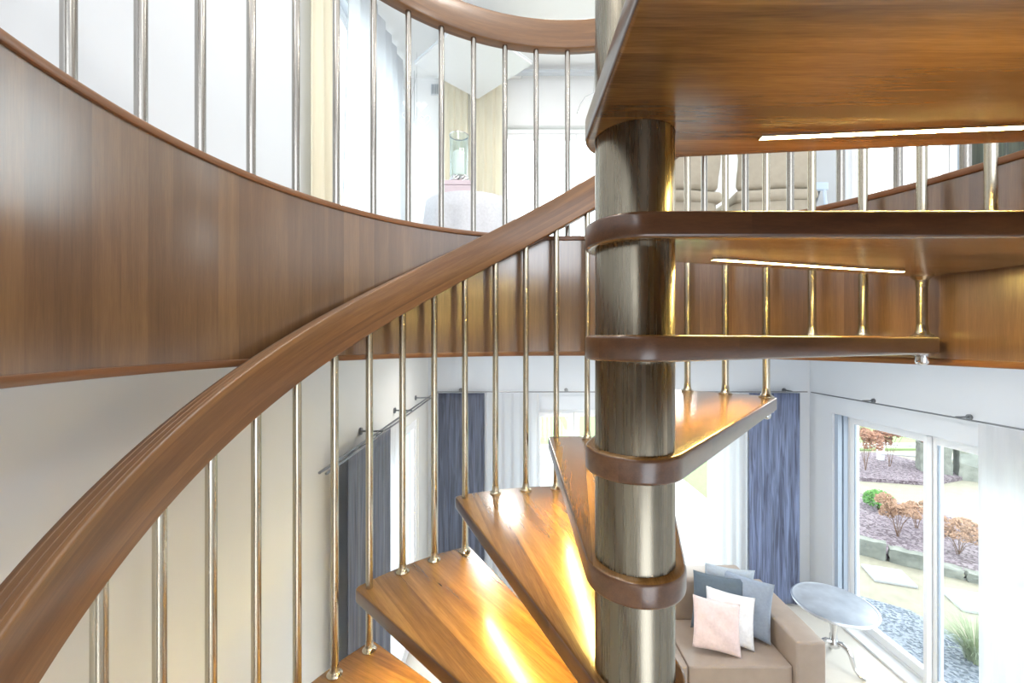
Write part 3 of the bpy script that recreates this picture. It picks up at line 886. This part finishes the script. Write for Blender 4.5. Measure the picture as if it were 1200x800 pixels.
# slipcovered chairs
LINEN = fabric('beige_linen', (170, 163, 148), .85, .1, 25)
def slip_chair(x, y, yaw, label):
    t = thing('slipcovered_chair', label, 'chair', (x, y, UZ), 'slipcovered chairs on the upper floor')
    t.rotation_euler = (0, 0, R_(yaw))
    def q(name, a, bev=.02):
        b = NB(); box(b, *a, bev=bev)
        bmesh.ops.subdivide_edges(b, edges=[e for e in b.edges if e.calc_length() > .1], cuts=8, use_grid_fill=True)
        for v in b.verts:
            v.co.x += .006 * sin(v.co.z * 23 + v.co.y * 11); v.co.y += .007 * sin(v.co.z * 17 + v.co.x * 19)
        return autosmooth(obj(name, b, LINEN, t, local=True), 50)
    q('backrest', (-.21, .21, .17, .24, .47, 1.02), .03)
    q('seat', (-.225, .225, -.23, .24, .40, .468), .025)
    b = NB(); seg = 72; loops = []
    def sq(k, s, am):
        a = 2 * pi * k / seg; r = (abs(cos(a)) ** 6 + abs(sin(a)) ** 6) ** (-1 / 6)
        w = am * sin(k * 2 * pi * 12 / seg)
        return ((s + w) * r * cos(a), (s + w) * r * sin(a))
    for z, s, am in ((.40, .222, 0), (.3, .228, .004), (.15, .235, .008), (.01, .242, .012)):
        loops.append([b.verts.new((*sq(k, s, am), z)) for k in range(seg)])
    for A, B in zip(loops, loops[1:]):
        for k in range(seg): b.faces.new((A[k], A[(k + 1) % seg], B[(k + 1) % seg], B[k]))
    o = obj('skirt', b, LINEN, t, local=True, smooth=True)
    for sx in (-.18, .18):
        for sy in (-.19, .19):
            b = NB(); tube(b, [(sx, sy, 0), (sx, sy, .4)], .015, 8); obj('leg', b, plain('chair_leg_wood', (120, 80, 50), .5), t, local=True)
    return t
slip_chair(1.56, 2.60, 174, 'beige slipcovered chair with rounded back, right of the column on the upper floor')
slip_chair(1.00, 2.62, 185, 'beige slipcovered chair partly hidden by the column on the upper floor')

# white sideboard with ornaments and a pale chair by the right windows
sb = thing('sideboard', 'white sideboard against the upper back wall behind the slipcovered chairs', 'sideboard', (2.55, 4.15, UZ))
b = NB(); box(b, 2.28, 3.1, 3.98, 4.36, UZ + .06, UZ + .80, bev=.004); obj('body', b, WHITE, sb)
b = NB(); box(b, 2.26, 3.12, 3.95, 4.37, UZ + .801, UZ + .83, bev=.004); obj('top', b, WHITE, sb)
for x0 in (2.29, 2.695):
    b = NB(); box(b, x0, x0 + .395, 3.962, 3.979, UZ + .08, UZ + .79, bev=.003); d = obj('door', b, WHITE, sb)
    b = NB(); tube(b, [(x0 + .36, 3.955, UZ + .5), (x0 + .36, 3.961, UZ + .5)], .012, 12); obj('knob', b, CHROME, d)
for x0 in (2.32, 3.04):
    for y0 in (4.02, 4.30):
        b = NB(); tube(b, [(x0, y0, UZ), (x0, y0, UZ + .06)], .018, 10); obj('foot', b, CHROME, sb)
pf = thing('picture_frame', 'dark grey frame leaning back on the white sideboard', 'picture frame', (2.95, 4.1, UZ + .832))
M = Matrix.Translation((3.0, 4.12, UZ + .97)) @ Matrix.Rotation(R_(18), 4, 'Y')
b = NB(); box(b, -.06, .06, -.008, .008, -.13, .16, bev=.003, M=M); obj('frame', b, plain('dark_frame', (66, 70, 78), .4), pf)
b = NB(); tube(b, [(3.0, 4.128, UZ + .97), (3.01, 4.22, UZ + .832)], .005, 8); obj('strut', b, CHROME, pf)
b = NB()
for q in range(3):
    tube(b, [(2.88 + .045 * cos(2 * pi * i / 24), 4.08 + .02 * q, UZ + .88 + .05 * sin(2 * pi * i / 24) + .02 * q) for i in range(25)], .008, 8, False)
tag(obj('ring_ornament', b, CHROME, smooth=True), 'silver ring ornament beside the dark frame on the sideboard', 'ornament')
PALE = plain('pale_blue_paint', (176, 190, 208), .45)
ch = thing('dining_chair', 'pale blue grey chair beside the bright upper right windows', 'chair', (2.62, 3.4, UZ))
b = NB(); box(b, 2.40, 2.80, 3.2, 3.6, UZ + .44, UZ + .47, bev=.008); obj('seat', b, PALE, ch)
for lx, ly, lz in ((2.42, 3.22, .44), (2.78, 3.22, .44), (2.42, 3.58, .44), (2.78, 3.58, .44)):
    b = NB(); tube(b, [(lx, ly, UZ), (lx, ly, UZ + lz)], [.012, .016], 10); obj('leg', b, PALE, ch)
for lx in (2.42, 2.54, 2.66, 2.78):
    b = NB(); tube(b, [(lx, 3.585, UZ + .471), (lx + .01, 3.66, UZ + .93)], .013, 10); obj('back_spindle', b, PALE, ch)
b = NB(); box(b, 2.40, 2.82, 3.645, 3.68, UZ + .925, UZ + .995, bev=.008); obj('top_rail', b, PALE, ch)

# ------------------------------------------------------------------ garden
GZ = FLOORZ - .05
def ground(name, poly, z, mat, h=.03, label=None, cat=None):
    bm = NB()
    a = [bm.verts.new((x, y, z)) for x, y in poly]; c = [bm.verts.new((x, y, z - h)) for x, y in poly]
    bm.faces.new(a); bm.faces.new(c)
    n = len(a)
    for k in range(n): bm.faces.new((a[k], a[(k + 1) % n], c[(k + 1) % n], c[k]))
    return obj(name, bm, mat, kind='structure')
def speckle(name, cols, scale, rough=.9, bump=.6, dist=.02):
    m, nt, b = nmat(name); N = nt.nodes.new; L = nt.links.new
    tc = N('ShaderNodeTexCoord'); v = N('ShaderNodeTexVoronoi'); v.inputs['Scale'].default_value = scale
    L(tc.outputs['Object'], v.inputs['Vector'])
    sp = N('ShaderNodeSeparateColor'); L(v.outputs['Color'], sp.inputs[0])
    r = N('ShaderNodeValToRGB'); r.color_ramp.interpolation = 'CONSTANT'
    e = r.color_ramp.elements
    e[0].color = hexc(*cols[0]); e[0].position = 0
    e[1].color = hexc(*cols[-1]); e[1].position = 1 - 1 / len(cols)
    for i, c in enumerate(cols[1:-1]):
        q = e.new((i + 1) / len(cols)); q.color = hexc(*c)
    L(sp.outputs[0], r.inputs['Fac']); L(r.outputs['Color'], b.inputs['Base Color'])
    b.inputs['Roughness'].default_value = rough
    bp = N('ShaderNodeBump'); bp.inputs['Strength'].default_value = bump; bp.inputs['Distance'].default_value = dist
    L(v.outputs['Distance'], bp.inputs['Height']); L(bp.outputs['Normal'], b.inputs['Normal'])
    return m
G_SAND = plain('sandy_path', (146, 140, 124), .9, noise=.18, nscale=9, bump=.1)
G_GRAV = speckle('blue_grey_gravel', [(84, 92, 104), (104, 112, 126), (128, 134, 146), (140, 146, 156)], 48)
G_MULCH = speckle('bark_mulch', [(104, 90, 98), (120, 106, 114), (84, 70, 76), (136, 124, 130)], 34)
G_LAWN = plain('lawn', (128, 150, 98), .9, noise=.2, nscale=14, bump=.3)
G_DECK = plain('pale_deck', (196, 194, 190), .7, noise=.1, nscale=5)
ground('ground', [(3.45, -3), (30, -3), (30, 30), (3.45, 30)], GZ - .02, G_SAND, .2)
ground('ground', [(3.46, -2), (4.25, -2), (4.28, 3.9), (4.18, 4.3), (3.75, 4.62), (3.46, 4.7)], GZ + .0, G_GRAV)
ground('ground', [(4.66, 5.56), (5.1, 5.1), (5.7, 4.75), (6.6, 4.5), (7.4, 4.9), (6.9, 5.7), (6.9, 6.6), (6.2, 7.6), (5.2, 7.4), (4.6, 6.4)], GZ + .05, G_MULCH, .1)
ground('ground', [(6.9, 8.3), (8.2, 8.0), (9.4, 8.4), (9.2, 10.1), (7.0, 10.3), (6.4, 9.2)], GZ + .05, G_MULCH, .1)
ground('ground', [(3.35, 6.2), (4.4, 6.6), (5.6, 8.4), (6.3, 10.4), (20, 10.9), (20, 29), (-12, 29), (-12, 10.45), (3.35, 10.45)], GZ + .02, G_LAWN, .1)
# plank deck
bm = NB()
for q in range(52):
    box(bm, -3.5, 3.18, 4.75 + q * .11, 4.75 + q * .11 + .102, GZ - .02, GZ + .02)
obj('deck', bm, G_DECK, kind='structure')
# deck kerb
bm = NB(); box(bm, 3.2, 3.33, 4.74, 10.55, GZ - .02, GZ + .12); box(bm, -3.5, 3.19, 10.49, 10.62, GZ - .02, GZ + .12); obj('deck_kerb', bm, plain('white_kerb', (225, 225, 224), .8, noise=.06, nscale=10), kind='structure')
# second kerb behind the far bed
bm = NB(); box(bm, 5.9, 14, 10.65, 10.82, GZ - .02, GZ + .1); obj('lawn_kerb', bm, plain('pale_kerb_stone', (214, 212, 206), .85, noise=.1, nscale=10), kind='structure')

STONE = plain('grey_green_stone', (138, 140, 132), .9, noise=.4, nscale=9, bump=.5)
def rock(c, sx, sy, sz, yaw, label, seed, mat=STONE, group='edging stones of the mulch bed'):
    rnd = random.Random(seed); b = NB()
    box(b, -sx / 2, sx / 2, -sy / 2, sy / 2, 0, sz)
    bmesh.ops.subdivide_edges(b, edges=b.edges[:], cuts=4, use_grid_fill=True)
    for v in b.verts:
        v.co += Vector((rnd.uniform(-1, 1), rnd.uniform(-1, 1), rnd.uniform(-1, 1))) * .012
        if v.co.z < .02: v.co.z = 0
    o = autosmooth(obj('edging_stone', b, mat), 60); o.location = c; o.rotation_euler = (0, 0, R_(yaw))
    return tag(o, label, 'stone', group)
e0 = Vector((4.60, 5.54, 0)); e1 = Vector((5.62, 4.74, 0)); dd = (e1 - e0).normalized(); yw = math.degrees(math.atan2(dd.y, dd.x))
lb = ['large grey edging stone at the left end of the mulch bed, beside the window frame', 'middle grey edging stone between the large one and the flat one', 'low flat edging stone just left of the door mullion', 'edging stone behind the door mullion, next to the stepping slab']
s = 0
for i, (ln_, hh) in enumerate(((.34, .19), (.32, .15), (.30, .09), (.3, .08))):
    c = e0 + dd * (s + ln_ / 2); s += ln_ + .03
    rock((c.x, c.y, GZ - .02), ln_, .14, hh + .02, yw, lb[i], i)
SLAB = plain('pale_slab', (180, 180, 182), .85, noise=.08, nscale=8)
def slabstone(c, sx, sy, yaw, label):
    b = NB(); box(b, -sx / 2, sx / 2, -sy / 2, sy / 2, 0, .035, bev=.008); o = obj('stepping_stone', b, SLAB)
    o.location = c; o.rotation_euler = (0, 0, R_(yaw)); return tag(o, label, 'paving slab', 'stepping stones in the sandy path')
slabstone((4.53, 4.93, GZ - .02), .40, .36, -20, 'square stepping slab in the path, seen through the left pane')
slabstone((5.02, 4.42, GZ - .02), .46, .42, -20, 'square stepping slab in the path, seen through the right pane')
# far stone blocks
bl = ['large pale stone block at the left of the far garden wall', 'middle stone block of the far garden wall under the red coping', 'right-hand stone block of the far garden wall beside the curtain']
for i, (x, y) in enumerate(((8.95, 8.70), (9.42, 8.37), (9.89, 8.04))):
    rock((x, y, GZ - .02), .48, .4, .66, -34, bl[i], 20 + i, group='blocks of the far garden wall')
b = NB(); box(b, -.5, .32, -.16, .16, 0, .07, bev=.01); o = obj('coping_slab', b, plain('red_brick', (176, 110, 92), .85, noise=.15)); o.location = (9.2, 8.55, GZ + .665); o.rotation_euler = (0, 0, R_(-34)); tag(o, 'red coping slab lying on the far stone blocks', 'coping')

def leafball(bm, c, rx, rz, n, s, rnd):
    for i in range(n):
        a = rnd.uniform(0, 2 * pi); u = rnd.uniform(-.5, 1); q = math.sqrt(max(0, 1 - u * u)); rr = rnd.uniform(.75, 1.03)
        p = Vector((c[0] + rx * rr * q * cos(a), c[1] + rx * rr * q * sin(a), c[2] + rz * rr * u))
        t1 = Vector((rnd.uniform(-1, 1), rnd.uniform(-1, 1), rnd.uniform(-1, 1))).normalized(); t2 = t1.orthogonal().normalized()
        v = [bm.verts.new(p + t1 * s), bm.verts.new(p + t2 * s * .5), bm.verts.new(p - t1 * s), bm.verts.new(p - t2 * s * .5)]
        bm.faces.new(v)
rnd = random.Random(11)
bu = thing('green_bush', 'small round bright green bush in the mulch bed', 'bush', (6.02, 6.72, GZ + .05))
b = NB(); tube(b, [(6.02, 6.72, GZ + .05), (6.02, 6.72, GZ + .14)], .02, 8); obj('stem', b, plain('bark', (90, 70, 56), .9), bu)
b = NB(); leafball(b, (6.02, 6.72, GZ + .2), .2, .16, 1500, .02, rnd); obj('foliage', b, plain('fresh_leaf', (104, 158, 76), .7, noise=.4, nscale=20), bu)
HEAD = plain('dried_hydrangea', (176, 140, 116), .9, noise=.3, nscale=20)
HEADR = plain('dried_hydrangea_rust', (182, 138, 116), .9, noise=.3, nscale=20)
TWIG = plain('dry_twig', (122, 96, 80), .9)
def hydrangea(x, y, h, nh, spread, r, label, seed, mat=HEAD):
    rnd = random.Random(seed); zb = GZ + .05
    t = thing('hydrangea', label, 'shrub', (x, y, zb), 'dried hydrangeas in the garden')
    for i in range(nh):
        a = 2 * pi * i / nh + rnd.uniform(-.4, .4); q = spread * rnd.uniform(.25, 1); hh = h * rnd.uniform(.55, 1.08)
        tx, ty = x + q * cos(a), y + q * sin(a)
        b = NB(); tube(b, [(x + rnd.uniform(-.02, .02), y, zb), (x + (tx - x) * .35, y + (ty - y) * .35, zb + hh * .5), (tx, ty, zb + hh)], [.004, .003, .0025], 6)
        s_ = obj('stem', b, TWIG, t)
        b = NB(); rr = r * rnd.uniform(.95, 1.35)
        leafball(b, (tx, ty, zb + hh), rr, rr * .8, 260, rr * .2, rnd)
        obj('flower_head', b, mat, s_)
hydrangea(5.46, 5.80, .52, 9, .26, .085, 'dried brown hydrangea in front of the green bush', 31)
hydrangea(5.80, 5.32, .42, 9, .3, .08, 'dried brown hydrangea seen through the right pane of the door', 32)
hydrangea(6.42, 5.30, .40, 7, .26, .08, 'dried hydrangea beside the curtain edge, seen through the right pane', 33)
hydrangea(5.98, 6.05, .34, 6, .24, .07, 'low pale hydrangea just left of the door mullion', 34)
hydrangea(7.55, 8.75, .98, 9, .32, .13, 'tall dried hydrangea in the far bed, top left of the window', 35, HEADR)
hydrangea(8.30, 9.0, .95, 7, .26, .13, 'tall dried hydrangea in the far bed beside the white fence', 36, HEADR)
hydrangea(7.02, 8.6, .62, 12, .24, .04, 'reddish twiggy shrub in the far bed beside the window frame', 37, HEADR)
# ornamental grass at the door
b = NB(); rnd = random.Random(5)
for i in range(420):
    a = rnd.uniform(0, 2 * pi); L_ = rnd.uniform(.25, .55); r0 = rnd.uniform(0, .07); bend = rnd.uniform(.3, 1)
    x0, y0 = 4.10 + r0 * cos(a), 3.62 + r0 * sin(a); w = Vector((-sin(a), cos(a), 0)) * .003; prev = None
    for k in range(6):
        t_ = k / 5; p = Vector((x0 + L_ * bend * t_ ** 1.6 * cos(a), y0 + L_ * bend * t_ ** 1.6 * sin(a), GZ + L_ * (t_ - .45 * bend * t_ * t_)))
        cur = (b.verts.new(p - w * (1 - t_ * .8)), b.verts.new(p + w * (1 - t_ * .8)))
        if prev: b.faces.new((prev[0], prev[1], cur[1], cur[0]))
        prev = cur
tag(obj('ornamental_grass', b, plain('pale_grass', (160, 172, 140), .8, noise=.2)), 'pale green tuft of ornamental grass in the gravel beside the sliding door', 'grass')
# white rail fence
fe = thing('rail_fence', 'white wooden rail fence at the far end of the garden bed', 'fence', (8.8, 9.3, GZ))
for i in range(4):
    x = 8.55 + i * .75; y = 9.5 - i * .35
    b = NB(); box(b, x - .05, x + .05, y - .05, y + .05, GZ, GZ + .75); obj('post', b, WHITE, fe)
for z in (.22, .45, .66):
    b = NB(); L0 = Vector((8.5, 9.46, GZ + z)); L1 = Vector((10.9, 8.34, GZ + z))
    tube(b, [L0, L1], .03, 8); obj('fence_rail', b, WHITE, fe)
# hedge line behind the lawn
for i, (x, y, r, lab) in enumerate(((-4.5, 24, 2.0, 'pale evergreen hedge far behind the lawn, left'), (1.5, 25, 2.6, 'pale evergreen hedge far behind the lawn, middle'), (7.5, 24, 2.4, 'pale evergreen hedge far behind the lawn, behind the terrace door'))):
    b = NB(); leafball(b, (x, y, GZ + .6), r, 1.2, 2500, .14, random.Random(40 + i)); tag(obj('hedge', b, plain('hedge_leaf_%d' % i, (110, 140, 80), .8, noise=.3, nscale=3)), lab, 'hedge', 'hedges beyond the lawn')

# ------------------------------------------------------------------ light
w = bpy.data.worlds.new('world'); SC.world = w; w.use_nodes = True
nt = w.node_tree; N = nt.nodes.new; L = nt.links.new
bg = nt.nodes['Background']
tc = N('ShaderNodeTexCoord'); sp = N('ShaderNodeSeparateXYZ'); L(tc.outputs['Generated'], sp.inputs[0])
cr = N('ShaderNodeValToRGB'); cr.color_ramp.elements[0].position = 0; cr.color_ramp.elements[0].color = (.87, .93, 1, 1)
cr.color_ramp.elements[1].position = .8; cr.color_ramp.elements[1].color = (.95, .975, 1, 1)
L(sp.outputs['Z'], cr.inputs['Fac']); L(cr.outputs['Color'], bg.inputs['Color'])
bg.inputs['Strength'].default_value = 5.5

def portal(loc, rot, sx, sy):
    l = bpy.data.lights.new('window_portal', 'AREA'); l.shape = 'RECTANGLE'; l.size = sx; l.size_y = sy
    l.cycles.is_portal = True
    o = bpy.data.objects.new('window_portal', l); COL.objects.link(o); o.location = loc; o.rotation_euler = rot
def fill_light(x, y, z, power, size=.25):  # unseen area lights added under both ceilings to brighten the rooms
    l = bpy.data.lights.new('ceiling_fill_light', 'AREA'); l.shape = 'DISK'; l.size = size; l.energy = power; l.color = (1, .96, .9)
    o = bpy.data.objects.new('ceiling_fill_light', l); COL.objects.link(o); o.location = (x, y, z)
for x, y in ((-.1, 3.2), (1.3, 3.2), (2.1, 2.5), (2.4, .3), (-.2, -1.5), (1.4, -1.6)):
    fill_light(x, y, -.08, 13)
for x, y in ((.4, 2.6), (2.2, 2.2), (-.7, 1.0), (2.4, -.4), (-.7, -1.2), (.9, .8)):
    fill_light(x, y, CZ - .06, 19)
# ------------------------------------------------------------------ camera
cam = bpy.data.cameras.new('camera'); cam.sensor_width = 36; cam.lens = 479.8 / 1200 * 36
cam.shift_y = -(400 - 397.4) / 1200
cam.clip_start = .02; cam.clip_end = 200
co = bpy.data.objects.new('camera', cam); COL.objects.link(co); co.location = (0, 0, 0); co.rotation_euler = (R_(90), 0, 0)
SC.camera = co
vs = SC.view_settings
vs.view_transform = 'Standard'; vs.look = 'None'; vs.gamma = 1; vs.use_curve_mapping = False
vs.exposure = 0.02
SC.cycles.max_bounces = 10; SC.cycles.diffuse_bounces = 5; SC.cycles.glossy_bounces = 5; SC.cycles.transparent_max_bounces = 16
